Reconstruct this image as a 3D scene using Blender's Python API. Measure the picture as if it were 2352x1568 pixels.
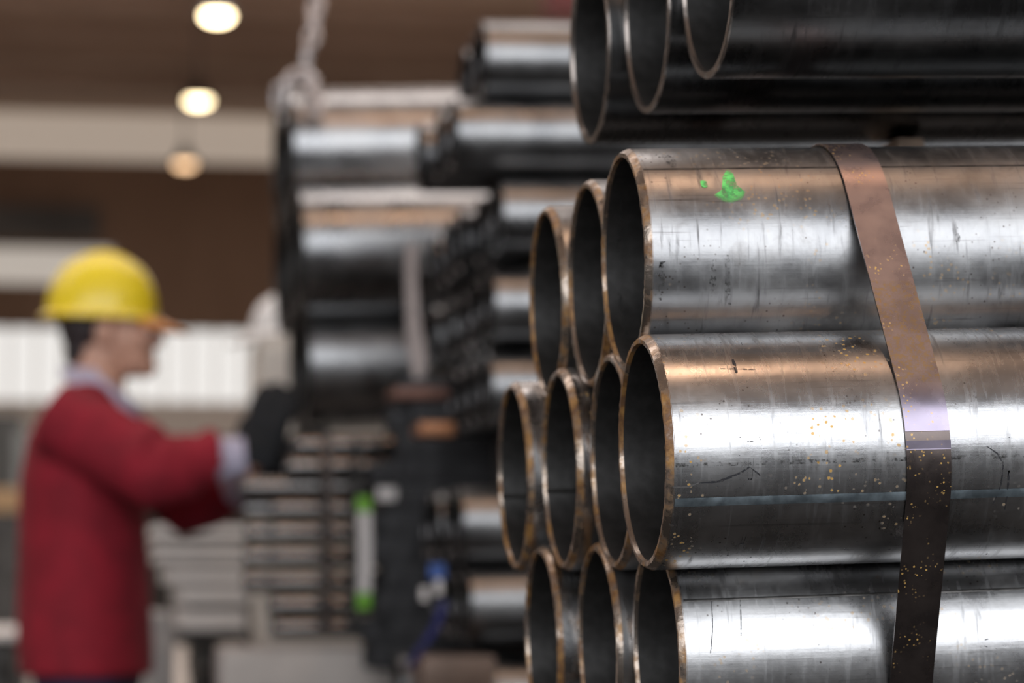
import bpy, bmesh, math, random
from mathutils import Vector, Matrix
random.seed(7)
S = bpy.context.scene
for o in list(bpy.data.objects): bpy.data.objects.remove(o)
COL = S.collection
# ------------------------------------------------------------------ camera
CAMZ = 1.05
PITCH = 0.08135
FPX = 6533.3
cam_d = bpy.data.cameras.new('camera')
cam_d.sensor_width = 36.0; cam_d.lens = 100.0
cam_d.clip_start = 0.05; cam_d.clip_end = 300
cam_d.dof.use_dof = True; cam_d.dof.focus_distance = 1.96; cam_d.dof.aperture_fstop = 5.4
cam_d.dof.aperture_blades = 0
cam = bpy.data.objects.new('camera', cam_d); COL.objects.link(cam)
cam.location = (0, 0, CAMZ); cam.rotation_euler = (math.pi/2 + PITCH, 0, 0)
S.camera = cam
# ------------------------------------------------------------------ world and exposure
W = bpy.data.worlds.new('world'); S.world = W; W.use_nodes = True
W.node_tree.nodes['Background'].inputs[0].default_value = (0.62, 0.66, 0.75, 1)
W.node_tree.nodes['Background'].inputs[1].default_value = 0.6
S.view_settings.view_transform = 'Standard'; S.view_settings.look = 'None'
S.view_settings.gamma = 1.0; S.view_settings.use_curve_mapping = False
S.view_settings.exposure = 0.0
WINDOW_REAR = 3.7      # brightness of the daylight in the glazing behind the camera
SKYLIGHT = 4.2         # roof lights
FAR_WINDOW = 0.76      # far translucent glazing
BULB = 125.0
# ------------------------------------------------------------------ frames
TH = 0.163                                   # the hall is turned by this angle to the view
HA = Vector((math.cos(TH), math.sin(TH), 0)); HB = Vector((-math.sin(TH), math.cos(TH), 0))
HALL = Matrix.Rotation(TH, 4, 'Z')
def H(x, y, z): return HA*x + HB*y + Vector((0, 0, z))
cf = Vector((0, math.cos(PITCH), math.sin(PITCH))); cr = Vector((1, 0, 0)); cu = cr.cross(cf)
CPOS = Vector((0, 0, CAMZ))
def at(px, py, Z):
    return CPOS + Z*(cf + (px-1176)/FPX*cr + (784-py)/FPX*cu)
# ------------------------------------------------------------------ tagging
def tag(o, label=None, cat=None, group=None, kind=None):
    if label: o['label'] = label
    if cat: o['category'] = cat
    if group: o['group'] = group
    if kind: o['kind'] = kind
    return o
MW = {}
def link(name, me, mat=None, parent=None, mw=None):
    o = bpy.data.objects.new(name, me); COL.objects.link(o)
    if mat and hasattr(me, 'materials'):
        if isinstance(mat, (list, tuple)):
            for m in mat: me.materials.append(m)
        else: me.materials.append(mat)
    if parent: o.parent = parent
    if mw is not None: o.matrix_local = mw
    MW[o.name] = mw.copy() if mw is not None else Matrix()
    return o
def empty(name, mw=None):
    o = bpy.data.objects.new(name, None); COL.objects.link(o); o.empty_display_size = .05
    if mw is not None: o.matrix_local = mw
    MW[o.name] = mw.copy() if mw is not None else Matrix()
    return o
def finish(bm, name, mat, parent=None, mw=None, smooth=True, ang=35):
    bmesh.ops.recalc_face_normals(bm, faces=bm.faces)
    me = bpy.data.meshes.new(name); bm.to_mesh(me); bm.free()
    if smooth:
        for p in me.polygons: p.use_smooth = True
        me.set_sharp_from_angle(angle=math.radians(ang))
    return link(name, me, mat, parent, mw)
# ------------------------------------------------------------------ shape helpers
def add_box(bm, c, s, M=None, bev=0.0):
    r = bmesh.ops.create_cube(bm, size=1.0)
    vs = r['verts']
    for v in vs:
        v.co = Vector((v.co.x*s[0], v.co.y*s[1], v.co.z*s[2]))
    if bev > 0:
        es = list({e for v in vs for e in v.link_edges})
        rb = bmesh.ops.bevel(bm, geom=es, offset=bev, segments=2, affect='EDGES', profile=.6)
        vs = list({v for f in rb['faces'] for v in f.verts} | {v for v in vs if v.is_valid})
    for v in vs:
        p = v.co + Vector(c) if M is None else M @ (v.co) + Vector(c)
        v.co = p
    return vs
def box(name, c, s, mat, parent=None, mw=None, bev=0.0):
    bm = bmesh.new(); add_box(bm, c, s, None, bev)
    return finish(bm, name, mat, parent, mw, smooth=bev > 0)
def add_tube(bm, pts, rad, n=10, closed=False, flat=None):
    """sweep a ring (radius or per-point radii, or (ra,rb) ellipse) along pts"""
    pts = [Vector(p) for p in pts]; N = len(pts)
    rings = []; prev = None
    for i, p in enumerate(pts):
        a = pts[(i-1) % N] if (i > 0 or closed) else p
        b = pts[(i+1) % N] if (i < N-1 or closed) else p
        t = (b-a).normalized()
        if prev is None:
            up = Vector((0, 0, 1)) if abs(t.z) < .9 else Vector((0, 1, 0))
            if flat is not None: up = Vector(flat)
            x = t.cross(up).normalized()
        else:
            x = (prev - t*prev.dot(t)).normalized()
        prev = x; y = t.cross(x)
        r = rad[i] if isinstance(rad, (list, tuple)) and not isinstance(rad[0], (int, float)) else (rad[i], rad[i]) if isinstance(rad, list) else (rad, rad)
        rings.append([bm.verts.new(p + x*math.cos(k*2*math.pi/n)*r[0] + y*math.sin(k*2*math.pi/n)*r[1]) for k in range(n)])
    for i in range(N if closed else N-1):
        A = rings[i]; B = rings[(i+1) % N]
        for k in range(n):
            bm.faces.new((A[k], A[(k+1) % n], B[(k+1) % n], B[k]))
    if not closed:
        bm.faces.new(rings[0][::-1]); bm.faces.new(rings[-1])
def add_loft(bm, secs, n=24, axis='z'):
    """closed loft of ellipses: secs = [(cx,cy,cz,rx,ry), ...] horizontal sections"""
    rings = []
    for cx, cy, cz, rx, ry in secs:
        rings.append([bm.verts.new((cx+rx*math.cos(2*math.pi*k/n), cy+ry*math.sin(2*math.pi*k/n), cz)) for k in range(n)])
    for A, B in zip(rings, rings[1:]):
        for k in range(n): bm.faces.new((A[k], A[(k+1) % n], B[(k+1) % n], B[k]))
    bm.faces.new(rings[0][::-1]); bm.faces.new(rings[-1])
def add_ball(bm, c, r, M=None, u=24, v=16):
    q = bmesh.ops.create_uvsphere(bm, u_segments=u, v_segments=v, radius=1)
    for w in q['verts']:
        p = Vector((w.co.x*r[0], w.co.y*r[1], w.co.z*r[2]))
        if M: p = M @ p
        w.co = p + Vector(c)
def remesh(o, vox, it=4, f=.5):
    m = o.modifiers.new('skin', 'REMESH'); m.mode = 'VOXEL'; m.voxel_size = vox; m.use_smooth_shade = True
    s = o.modifiers.new('soft', 'SMOOTH'); s.iterations = it; s.factor = f
# ------------------------------------------------------------------ materials
def new_mat(name):
    m = bpy.data.materials.new(name); m.use_nodes = True
    nt = m.node_tree; b = nt.nodes['Principled BSDF']; return m, nt, b
class N:
    def __init__(s, nt): s.nt = nt
    def node(s, t, **k):
        n = s.nt.nodes.new(t)
        for a, v in k.items(): setattr(n, a, v)
        return n
    def set(s, sock, v):
        if isinstance(v, bpy.types.NodeSocket): s.nt.links.new(v, sock)
        else: sock.default_value = v
    def math(s, op, a, b=0.0, c=None, clamp=False):
        n = s.node('ShaderNodeMath', operation=op, use_clamp=clamp)
        s.set(n.inputs[0], a); s.set(n.inputs[1], b)
        if c is not None: s.set(n.inputs[2], c)
        return n.outputs[0]
    def vec(s, x, y, z):
        n = s.node('ShaderNodeCombineXYZ'); s.set(n.inputs[0], x); s.set(n.inputs[1], y); s.set(n.inputs[2], z); return n.outputs[0]
    def noise(s, v, scale, detail=4, rough=.55, dist=0.0):
        n = s.node('ShaderNodeTexNoise'); s.set(n.inputs['Vector'], v); n.inputs['Scale'].default_value = scale
        n.inputs['Detail'].default_value = detail; n.inputs['Roughness'].default_value = rough; n.inputs['Distortion'].default_value = dist
        return n.outputs['Fac']
    def voro(s, v, scale, rnd=1.0):
        n = s.node('ShaderNodeTexVoronoi'); s.set(n.inputs['Vector'], v); n.inputs['Scale'].default_value = scale; n.inputs['Randomness'].default_value = rnd
        return n.outputs['Distance'], n.outputs['Color']
    def ramp(s, f, a, b, A=0.0, B=1.0):
        n = s.node('ShaderNodeMapRange', clamp=True, interpolation_type='SMOOTHSTEP')
        s.set(n.inputs[0], f); n.inputs[1].default_value = a; n.inputs[2].default_value = b
        s.set(n.inputs[3], A); s.set(n.inputs[4], B); return n.outputs[0]
    def mix(s, f, a, b):
        n = s.node('ShaderNodeMix', data_type='RGBA'); s.set(n.inputs[0], f); s.set(n.inputs[6], a); s.set(n.inputs[7], b); return n.outputs[2]
def simple(name, col, rough=.6, metal=0.0, noise=0.0, scale=8.0, bump=0.0, emit=0.0, ecol=None, coat=0.0):
    m, nt, b = new_mat(name); g = N(nt)
    b.inputs['Base Color'].default_value = (*col, 1); b.inputs['Roughness'].default_value = rough; b.inputs['Metallic'].default_value = metal
    b.inputs['Coat Weight'].default_value = coat
    tc = g.node('ShaderNodeTexCoord').outputs['Object']
    f = g.noise(tc, scale)
    if noise > 0:
        dark = tuple(c*(1-noise) for c in col) + (1,); lite = tuple(min(1, c*(1+noise*.6)) for c in col) + (1,)
        g.set(b.inputs['Base Color'], g.mix(g.ramp(f, .3, .7), dark, lite))
    if bump > 0:
        bn = g.node('ShaderNodeBump'); bn.inputs['Strength'].default_value = bump; bn.inputs['Distance'].default_value = .01
        g.set(bn.inputs['Height'], f); g.set(b.inputs['Normal'], bn.outputs[0])
    if emit > 0:
        b.inputs['Emission Color'].default_value = (*(ecol or col), 1); b.inputs['Emission Strength'].default_value = emit
    return m
def pipe_steel(name, base=.46, rough=.27, R=.084, stain=1.0, rust=1.0, warm=0.0, spotty=1.0, fleck=(.58, .34, .09)):
    m, nt, b = new_mat(name); g = N(nt)
    tc = g.node('ShaderNodeTexCoord').outputs['Object']
    rnd = g.math('MULTIPLY', g.node('ShaderNodeObjectInfo').outputs['Random'], 37.0)
    sp = g.node('ShaderNodeSeparateXYZ'); g.set(sp.inputs[0], tc); x, y, z = sp.outputs
    ang = g.math('ARCTAN2', z, g.math('MULTIPLY', y, -1.0)); arc = g.math('MULTIPLY', ang, R)
    uv = g.vec(x, arc, rnd)
    cloud = g.noise(uv, 9, 5, .6, .3)
    fine = g.noise(g.vec(g.math('MULTIPLY', x, 1.0), g.math('MULTIPLY', arc, 1.0), rnd), 260, 3, .7)
    circ = g.noise(g.vec(g.math('MULTIPLY', x, 9.0), g.math('MULTIPLY', arc, .9), rnd), 18, 5, .62, .4)   # marks round the pipe
    axl = g.noise(g.vec(g.math('MULTIPLY', x, .5), g.math('MULTIPLY', arc, 14.0), rnd), 22, 4, .6)        # drawing lines along the pipe
    mid = g.noise(uv, 42, 5, .6, .5)
    c0 = (base*.70, base*.70, base*.71, 1); c1 = (base*1.22, base*1.21, base*1.20, 1)
    col = g.mix(g.ramp(cloud, .3, .7), c0, c1)
    col = g.mix(g.math('MULTIPLY', g.ramp(mid, .52, .72), .35*stain), col, (base*.5, base*.47, base*.44, 1))
    col = g.mix(g.math('MULTIPLY', g.ramp(circ, .56, .74), .75*stain), col, (base*.33, base*.32, base*.32, 1))
    col = g.mix(g.math('MULTIPLY', g.ramp(axl, .60, .74), .55*stain), col, (base*.40, base*.38, base*.37, 1))
    # small dark pits
    d1, _ = g.voro(g.vec(x, arc, rnd), 190); m1 = g.noise(uv, 26, 3)
    pits = g.math('MULTIPLY', g.ramp(d1, .20, .10), g.ramp(m1, .52, .64))
    col = g.mix(g.math('MULTIPLY', pits, .8*spotty), col, (.10, .08, .07, 1))
    # rust flecks
    d2, _ = g.voro(g.vec(x, arc, g.math('ADD', rnd, 5.0)), 200); m2 = g.noise(g.vec(x, arc, g.math('ADD', rnd, 9.0)), 13, 3)
    fl = g.math('MULTIPLY', g.ramp(g.math('ADD', d2, g.math('MULTIPLY', fine, .5)), .54, .40), g.ramp(m2, .53, .64))
    fl = g.math('MULTIPLY', fl, rust)
    col = g.mix(fl, col, (*fleck, 1))
    if warm > 0:
        col = g.mix(warm, col, (base*.75, base*.6, base*.5, 1))
    g.set(b.inputs['Base Color'], col)
    g.set(b.inputs['Metallic'], g.math('SUBTRACT', 1.0, g.math('MULTIPLY', fl, .8)))
    rr = g.ramp(cloud, .25, .75, rough*.80, rough*1.3)
    rr = g.math('ADD', rr, g.math('MULTIPLY', g.ramp(circ, .5, .75), .16))
    rr = g.math('ADD', rr, g.math('MULTIPLY', g.math('SUBTRACT', fine, .5), .10))
    g.set(b.inputs['Roughness'], rr)
    bn = g.node('ShaderNodeBump'); bn.inputs['Strength'].default_value = .16; bn.inputs['Distance'].default_value = .0006
    h = g.math('ADD', g.math('MULTIPLY', fine, .5), g.math('ADD', mid, g.math('MULTIPLY', axl, .6)))
    g.set(bn.inputs['Height'], h); g.set(b.inputs['Normal'], bn.outputs[0])
    return m
def rim_steel(name, rusty=.75, base=(.42, .37, .31)):
    m, nt, b = new_mat(name); g = N(nt)
    tc = g.node('ShaderNodeTexCoord').outputs['Object']
    rnd = g.math('MULTIPLY', g.node('ShaderNodeObjectInfo').outputs['Random'], 21.0)
    va = g.node('ShaderNodeVectorMath', operation='ADD'); g.set(va.inputs[0], tc); g.set(va.inputs[1], g.vec(rnd, rnd, rnd))
    n1 = g.noise(va.outputs[0], 26, 5, .65); n2 = g.noise(va.outputs[0], 300, 3, .6); n3 = g.noise(va.outputs[0], 90, 4, .6)
    rust = g.mix(g.ramp(n3, .35, .68), (.15, .07, .03, 1), (.42, .225, .075, 1))
    f = g.math('MULTIPLY', g.ramp(n1, .62-.35*rusty, .78-.35*rusty), g.ramp(n3, .15, .45))
    g.set(b.inputs['Base Color'], g.mix(f, (*base, 1), rust))
    g.set(b.inputs['Metallic'], g.ramp(f, 0, 1, .95, .30)); g.set(b.inputs['Roughness'], g.ramp(f, 0, 1, .26, .46))
    bn = g.node('ShaderNodeBump'); bn.inputs['Strength'].default_value = .5; bn.inputs['Distance'].default_value = .0008
    g.set(bn.inputs['Height'], g.math('ADD', n3, g.math('MULTIPLY', n2, .5))); g.set(b.inputs['Normal'], bn.outputs[0])
    return m
M_STEEL = {1: pipe_steel('dull_mill_steel', base=.38, rough=.33, stain=1.1, rust=.45), 2: pipe_steel('bright_mill_steel', base=.50, rough=.265, stain=.8), 3: pipe_steel('clean_mill_steel', base=.50, rough=.27, stain=.7, rust=.4)}
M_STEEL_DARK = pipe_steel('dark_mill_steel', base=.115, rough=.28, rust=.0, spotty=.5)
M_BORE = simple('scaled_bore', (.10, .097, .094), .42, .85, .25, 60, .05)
M_RIM = rim_steel('rusty_bevel', .57, (.36, .30, .25))
M_RIM_CLEAN = rim_steel('sawn_edge', .05, (.27, .235, .21))
M_MID = pipe_steel('blue_black_pipe', base=.28, rough=.30, R=.07, stain=.3, rust=0, spotty=0)
M_BIG = pipe_steel('large_black_pipe', base=.36, rough=.28, R=.13, stain=.2, rust=0, spotty=0)
M_SMALL = pipe_steel('thin_grey_pipe', base=.24, rough=.22, R=.024, stain=.3, rust=.3, spotty=0, warm=.3)
M_BLACKSEC = simple('black_section_steel', (.035, .034, .035), .45, .6, .5, 20, .3)
M_STRIP_BLUE = simple('bluish_strip', (.36, .43, .47), .50, 1.0, .5, 60)
M_SEAM_DARK = simple('dark_seam', (.10, .095, .09), .45, .9, .5, 60)
M_SCRATCH = simple('bright_gouge', (.9, .9, .9), .2, 1.0)
def patchy(name, col, lo, hi, sc):
    m, nt, b = new_mat(name); g = N(nt); tc = g.node('ShaderNodeTexCoord').outputs['Object']
    b.inputs['Base Color'].default_value = (*col, 1); b.inputs['Roughness'].default_value = .5; b.inputs['Metallic'].default_value = .5
    g.set(b.inputs['Alpha'], g.ramp(g.noise(tc, sc, 5, .7), lo, hi, 0, .9)); return m
M_SMEAR = patchy('dark_smear', (.045, .045, .05), .38, .52, 320)
M_SCUFF = patchy('faint_scuff', (.06, .058, .055), .46, .68, 260)
def green_paint():
    m, nt, b = new_mat('green_spray_paint'); g = N(nt)
    tc = g.node('ShaderNodeTexCoord').outputs['Object']
    n = g.noise(tc, 210, 5, .7); n2 = g.noise(tc, 60, 4, .6)
    g.set(b.inputs['Base Color'], g.mix(g.ramp(n2, .35, .65), (.05, .30, .09, 1), (.18, .75, .17, 1)))
    b.inputs['Roughness'].default_value = .5
    vd = g.node('ShaderNodeVectorMath', operation='DISTANCE'); g.set(vd.inputs[0], g.node('ShaderNodeTexCoord').outputs['Generated']); vd.inputs[1].default_value = (.5, .5, .45)
    fade = g.ramp(vd.outputs['Value'], .74, .42)
    g.set(b.inputs['Alpha'], g.math('MULTIPLY', fade, g.ramp(g.math('ADD', n, g.math('MULTIPLY', n2, .5)), .50, .84)))
    return m
M_GREEN = green_paint()
def strap_mat(name, worn):
    m, nt, b = new_mat(name); g = N(nt)
    tc = g.node('ShaderNodeTexCoord').outputs['Object']
    sp = g.node('ShaderNodeSeparateXYZ'); g.set(sp.inputs[0], tc); x, y, z = sp.outputs
    n1 = g.noise(tc, 40, 5, .6); n2 = g.noise(tc, 300, 4, .7); n3 = g.noise(g.vec(g.math('MULTIPLY', x, 6.), y, z), 60, 4, .6)
    col = g.mix(g.ramp(n1, .3, .7), (.46, .365, .36, 1), (.52, .41, .385, 1))
    if worn:   # rubbed, rust speckled length between two heights
        zz = g.math('ADD', z, g.math('MULTIPLY', n2, .002))
        band = g.math('MULTIPLY', g.ramp(zz, .1335, .1355), g.ramp(zz, .2105, .2085))
        worncol = g.mix(g.ramp(n2, .46, .62), (.40, .32, .27, 1), (.55, .38, .17, 1))
        worncol = g.mix(g.ramp(n3, .62, .72), worncol, (.60, .34, .09, 1))
        col = g.mix(g.math('MULTIPLY', band, g.ramp(n2, .40, .62, .15, .75)), col, worncol)
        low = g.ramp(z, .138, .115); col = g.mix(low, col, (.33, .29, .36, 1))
    else:
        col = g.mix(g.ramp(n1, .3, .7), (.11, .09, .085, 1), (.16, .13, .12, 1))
    d, _ = g.voro(tc, 330); mk = g.noise(tc, 26, 4, .7)
    fl = g.math('MULTIPLY', g.ramp(g.math('ADD', d, g.math('MULTIPLY', n2, .5)), .56, .42), g.ramp(mk, .50, .62))
    col = g.mix(fl, col, (.75, .45, .12, 1))
    g.set(b.inputs['Base Color'], col)
    g.set(b.inputs['Metallic'], g.math('SUBTRACT', .92, g.math('MULTIPLY', fl, .7))); g.set(b.inputs['Roughness'], g.ramp(n1, .3, .7, .24, .34))
    return m
M_STRAP = strap_mat('purple_oxide_strap', True)
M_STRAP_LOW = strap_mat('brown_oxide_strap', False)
M_TIMBER = simple('pale_sawn_timber', (.62, .46, .34), .75, 0, .3, 30, .3)
M_PALE = simple('pale_galvanised', (.50, .47, .44), .38, .8, .15, 10)
M_PALE_PAINT = simple('pale_grey_sheet', (.78, .74, .70), .6, 0, .10, 4)
M_PALE_MATT = simple('pale_matt_beam', (.50, .45, .41), .65, 0, .12, 6)
M_RACK = simple('dark_rack_steel', (.06, .055, .05), .5, .7, .4, 15)
M_CHAIN = simple('worn_chain_steel', (.55, .50, .48), .38, .9, .35, 50)
M_RED = simple('crimson_workwear', (.27, .007, .020), .85, 0, .22, 14, .25)
M_SHIRT = simple('lavender_shirt', (.52, .48, .60), .8, 0, .12, 30, .2)
M_SKIN = simple('skin', (.62, .34, .235), .5, 0, .10, 18)
M_HAIR = simple('dark_hair', (.035, .025, .025), .6, 0, .4, 90, .4)
M_NAVY = simple('navy_trousers', (.015, .018, .05), .85, 0, .3, 20, .2)
M_YEL = simple('yellow_hard_plastic', (1.0, .74, .03), .35, 0, .02, 5, coat=.3)
M_ORG = simple('orange_peak_plastic', (.80, .27, .01), .35, 0, .05, 5)
M_WHITE = simple('white_hard_plastic', (.85, .83, .80), .35)
M_GLOVE = simple('black_rubber_glove', (.007, .008, .010), .85, 0, .3, 30)
M_BOOT = simple('black_leather', (.02, .018, .016), .5, 0, .3, 30)
M_TAGW = simple('white_plastic_tag', (.62, .57, .54), .5)
M_TAGG = simple('green_plastic_tag', (.16, .42, .02), .5)
M_BLUE = simple('blue_webbing', (.012, .014, .10), .7, 0, .3, 60)
M_BLUETAG = simple('blue_label', (.03, .08, .28), .6)
M_SLING = simple('pale_webbing', (.55, .47, .44), .8, 0, .2, 50)
M_CREAM = simple('cream_enamel', (.66, .61, .54), .45, 0, .06, 3)
M_HEMP = simple('black_paint', (.03, .028, .026), .6)
def wall_mat(name, a, b_, sc=(1, 1, 1), rough=.85):
    m, nt, b = new_mat(name); g = N(nt)
    mp = g.node('ShaderNodeMapping'); g.set(mp.inputs[0], g.node('ShaderNodeTexCoord').outputs['Object']); mp.inputs['Scale'].default_value = sc
    g.set(b.inputs['Base Color'], g.mix(g.ramp(g.noise(mp.outputs[0], 1.0, 4), .3, .7), (*a, 1), (*b_, 1)))
    b.inputs['Roughness'].default_value = rough; return m
M_WALL = wall_mat('brown_sheeting', (.185, .108, .066), (.235, .140, .088), (.5, .5, .2))
M_CEIL = wall_mat('brown_roof_deck', (.40, .285, .215), (.50, .37, .29), (.12, .5, 1))
M_BEAM = wall_mat('dark_roof_steel', (.26, .17, .12), (.34, .23, .17), (.3, .3, .3))
M_CRANE = wall_mat('red_crane_paint', (.09, .010, .008), (.12, .014, .010), (.3, .3, .3), .5)
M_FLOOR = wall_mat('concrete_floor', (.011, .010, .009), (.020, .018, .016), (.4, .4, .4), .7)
M_SIDE = wall_mat('grey_side_wall', (.12, .10, .085), (.17, .145, .12), (.3, .3, .3))
M_LOWER = wall_mat('dark_plinth', (.06, .055, .05), (.10, .09, .08), (.5, .5, .5))
M_BAND = wall_mat('beige_cladding', (.70, .62, .54), (.80, .72, .64), (.5, .5, .5))
def glow(name, col, strength, stripes=0.0):
    m, nt, b = new_mat(name); g = N(nt)
    b.inputs['Base Color'].default_value = (.5, .5, .5, 1); b.inputs['Roughness'].default_value = .5
    b.inputs['Emission Color'].default_value = (*col, 1); b.inputs['Emission Strength'].default_value = strength
    return m
M_DAY = glow('daylight_glazing', (.90, .94, 1.0), WINDOW_REAR)
M_SKYL = glow('roof_light_sheet', (1.0, .90, .86), SKYLIGHT)
M_FARWIN = glow('translucent_glazing', (1.0, .985, .95), FAR_WINDOW)
M_CLERE = glow('dusty_clerestory', (.80, .64, .50), .36)
M_CLERE2 = glow('dusty_side_light', (.72, .64, .55), .50)
M_BULB = glow('sodium_bulb', (1.0, .60, .37), BULB)
# ------------------------------------------------------------------ the hall
XL, XR, YN, YF, ZR = -16.0, 24.0, -9.0, 62.0, 11.05
def struct(o): o['kind'] = 'structure'; return o
M_FLOOR2 = wall_mat('pale_bounce_floor', (.42, .38, .34), (.52, .48, .43), (.3, .3, .3), .6)  # far floor paled to bounce light upward; near floor kept near-black for dark reflections
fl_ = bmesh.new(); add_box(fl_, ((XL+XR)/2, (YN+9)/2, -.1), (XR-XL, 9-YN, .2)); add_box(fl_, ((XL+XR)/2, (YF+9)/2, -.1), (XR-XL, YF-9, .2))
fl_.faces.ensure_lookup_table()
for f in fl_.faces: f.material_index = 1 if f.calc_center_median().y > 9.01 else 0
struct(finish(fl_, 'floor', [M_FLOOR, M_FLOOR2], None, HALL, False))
# roof deck with two glazed strips
cb = bmesh.new()
SK = [(7.4, 10.4), (20, 22), (30, 33), (39, 42)]  # last pair are unseen, added to brighten the far roof and far wall
y0 = YN
for a, b_ in SK + [(YF, YF)]:
    add_box(cb, ((XL+XR)/2, (y0+a)/2, ZR+.1), (XR-XL, a-y0, .2)); y0 = b_
struct(finish(cb, 'ceiling', M_CEIL, None, HALL, False))
for i, (a, b_) in enumerate(SK):
    struct(box('window_%d' % (i+1), ((XL+XR)/2, (a+b_)/2, ZR+.1), (XR-XL, b_-a, .06), M_SKYL, None, HALL))
struct(box('wall_left', (XL-.1, (YN+YF)/2, ZR/2), (.2, YF-YN, ZR), M_SIDE, None, HALL))
struct(box('wall_right', (XR+.1, (YN+YF)/2, ZR/2), (.2, YF-YN, ZR), M_SIDE, None, HALL))
# near wall behind the camera with its long glazing
WZ0, WZ1 = 1.15, 8.6
nb = bmesh.new()
add_box(nb, ((XL+XR)/2, YN-.1, WZ0/2), (XR-XL, .2, WZ0)); add_box(nb, ((XL+XR)/2, YN-.1, (WZ1+ZR)/2), (XR-XL, .2, ZR-WZ1))
struct(finish(nb, 'wall_back', M_SIDE, None, HALL, False))
struct(box('window_8', ((XL+XR)/2, YN-.12, (WZ0+WZ1)/2), (XR-XL, .04, WZ1-WZ0), M_DAY, None, HALL))
mb = bmesh.new()
x = XL
while x < XR:
    add_box(mb, (x, YN-.05, (WZ0+WZ1)/2), (.10, .08, WZ1-WZ0)); x += 2.5
add_box(mb, ((XL+XR)/2, YN-.05, (WZ0+WZ1)/2), (XR-XL, .08, .10))
struct(finish(mb, 'trim_1', M_BEAM, None, HALL, False))
# far wall: heights read off the photograph
def zf(py): return CAMZ + (1315-py)/FPX*YF
fb = bmesh.new()
def strip(bm, ya, yb, x0=XL, x1=XR, d=0.0): # between picture heights
    za, zb = zf(ya), zf(yb); add_box(bm, ((x0+x1)/2, YF+.1+d, (za+zb)/2), (x1-x0, .2, abs(zb-za)))
z_roof_py = 1315-(ZR-CAMZ)*FPX/YF
strip(fb, z_roof_py, 262); strip(fb, 372, 575); strip(fb, 658, 760); strip(fb, 575, 658, 1.4, XR); strip(fb, 262, 372, 9.0, XR)
struct(finish(fb, 'wall_front', M_WALL, None, HALL, False))
def ribbed(name, ya, yb, x0, x1, mat):
    bm = bmesh.new(); strip(bm, ya, yb, x0, x1, .0); return struct(finish(bm, name, mat, None, HALL, False))
ribbed('window_9', 262, 372, XL, 9.0, M_CLERE); ribbed('window_10', 575, 658, XL, 1.4, M_CLERE2)
ribbed('window_11', 760, 926, XL, XR, M_FARWIN)
ribbed('trim_2', 926, 1005, XL, XR, M_BAND); ribbed('trim_3', 1005, 1425, XL, XR, M_LOWER)
mm = bmesh.new()
x = -2.4
while x < 12:
    add_box(mm, (x, YF-.02, (zf(760)+zf(926))/2), (.07, .05, zf(760)-zf(926)), None)
    x += .55
for x in (1.1, 4.65):
    add_box(mm, (x, YF-.03, (zf(760)+zf(926))/2), (.2, .08, zf(760)-zf(926)))
add_box(mm, (4, YF-.03, zf(930)), (16, .1, .1))
struct(finish(mm, 'trim_4', M_BAND, None, HALL, False))
# roof steelwork
for i, y in enumerate((44.5, 49.3, 51.4, 53.8, 56.6)):
    struct(box('trim_%d' % (5+i), (4, y, ZR-.16), (40, .35+.12*(i % 2), .32+.1*(i % 3)), M_BEAM, None, HALL))
struct(box('trim_10', (-1.4, YF-.5, zf(525)), (5.0, .5, zf(490)-zf(560)), M_LOWER, None, HALL))
# travelling crane bridge, red, high behind the pipes
cg = empty('crane_bridge', HALL @ Matrix.Translation((8.95, 35.4, 8.62)))
box('girder', (0, 0, 0), (5.4, .5, .75), M_CRANE, cg, None, .02)
box('flange', (0, 0, -.42), (5.4, .7, .08), M_CRANE, cg); box('flange', (0, 0, .42), (5.4, .7, .08), M_CRANE, cg)
box('hanger', (1.5, 0, 1.42), (.2, .2, 1.94), M_RACK, cg); box('hanger', (-1.5, 0, 1.42), (.2, .2, 1.94), M_RACK, cg)
tag(cg, 'red steel crane beam high up behind the topmost far pipes', 'crane beam')
# pendant lamps
def lamp(p, label, bulb=None):
    r = empty('pendant_lamp', Matrix.Translation(p)); tag(r, label, 'lamp', 'high bay lamps under the roof')
    bm = bmesh.new(); prof = [(.06, .34), (.10, .32), (.12, .20), (.20, .10), (.30, .0), (.31, -.02), (.29, 0.0), (.18, .10)]
    n = 32; rg = [[bm.verts.new((q*math.cos(2*math.pi*k/n), q*math.sin(2*math.pi*k/n), z)) for k in range(n)] for q, z in prof]
    for A, B in zip(rg, rg[1:]):
        for k in range(n): bm.faces.new((A[k], A[(k+1) % n], B[(k+1) % n], B[k]))
    bm.faces.new(rg[0])
    finish(bm, 'lamp_shade', M_RACK, r)
    bm = bmesh.new(); add_ball(bm, (0, 0, .03), (.15, .15, .05)) if bulb is None else add_ball(bm, (0, 0, -.02), (.20, .20, .09)); finish(bm, 'bulb', bulb or M_BULB, r)
    bm = bmesh.new(); add_tube(bm, [(0, 0, .3), (0, 0, ZR-p.z+.02)], .02, 8); finish(bm, 'cord', M_RACK, r)
HL = 8.0
BULBS = [glow('bright_bulb', (1.0, .80, .48), 14), glow('warm_bulb', (1.0, .80, .48), 9), glow('dim_bulb', (1.0, .62, .34), 3.2)]
lamps = [(490, 20, 'brightest warm pendant lamp, the topmost of three at upper left'), (448, 220, 'warm pendant lamp between the topmost and lowest of three'), (418, 368, 'dimmest orange pendant lamp, lowest of the three at upper left')]
for (px, py, lb), bl_ in zip(lamps, BULBS):
    Z = FPX*HL/(1315-py); lamp(Vector(((px-1176)/FPX*Z, Z, CAMZ+HL)), lb, bl_)
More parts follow.
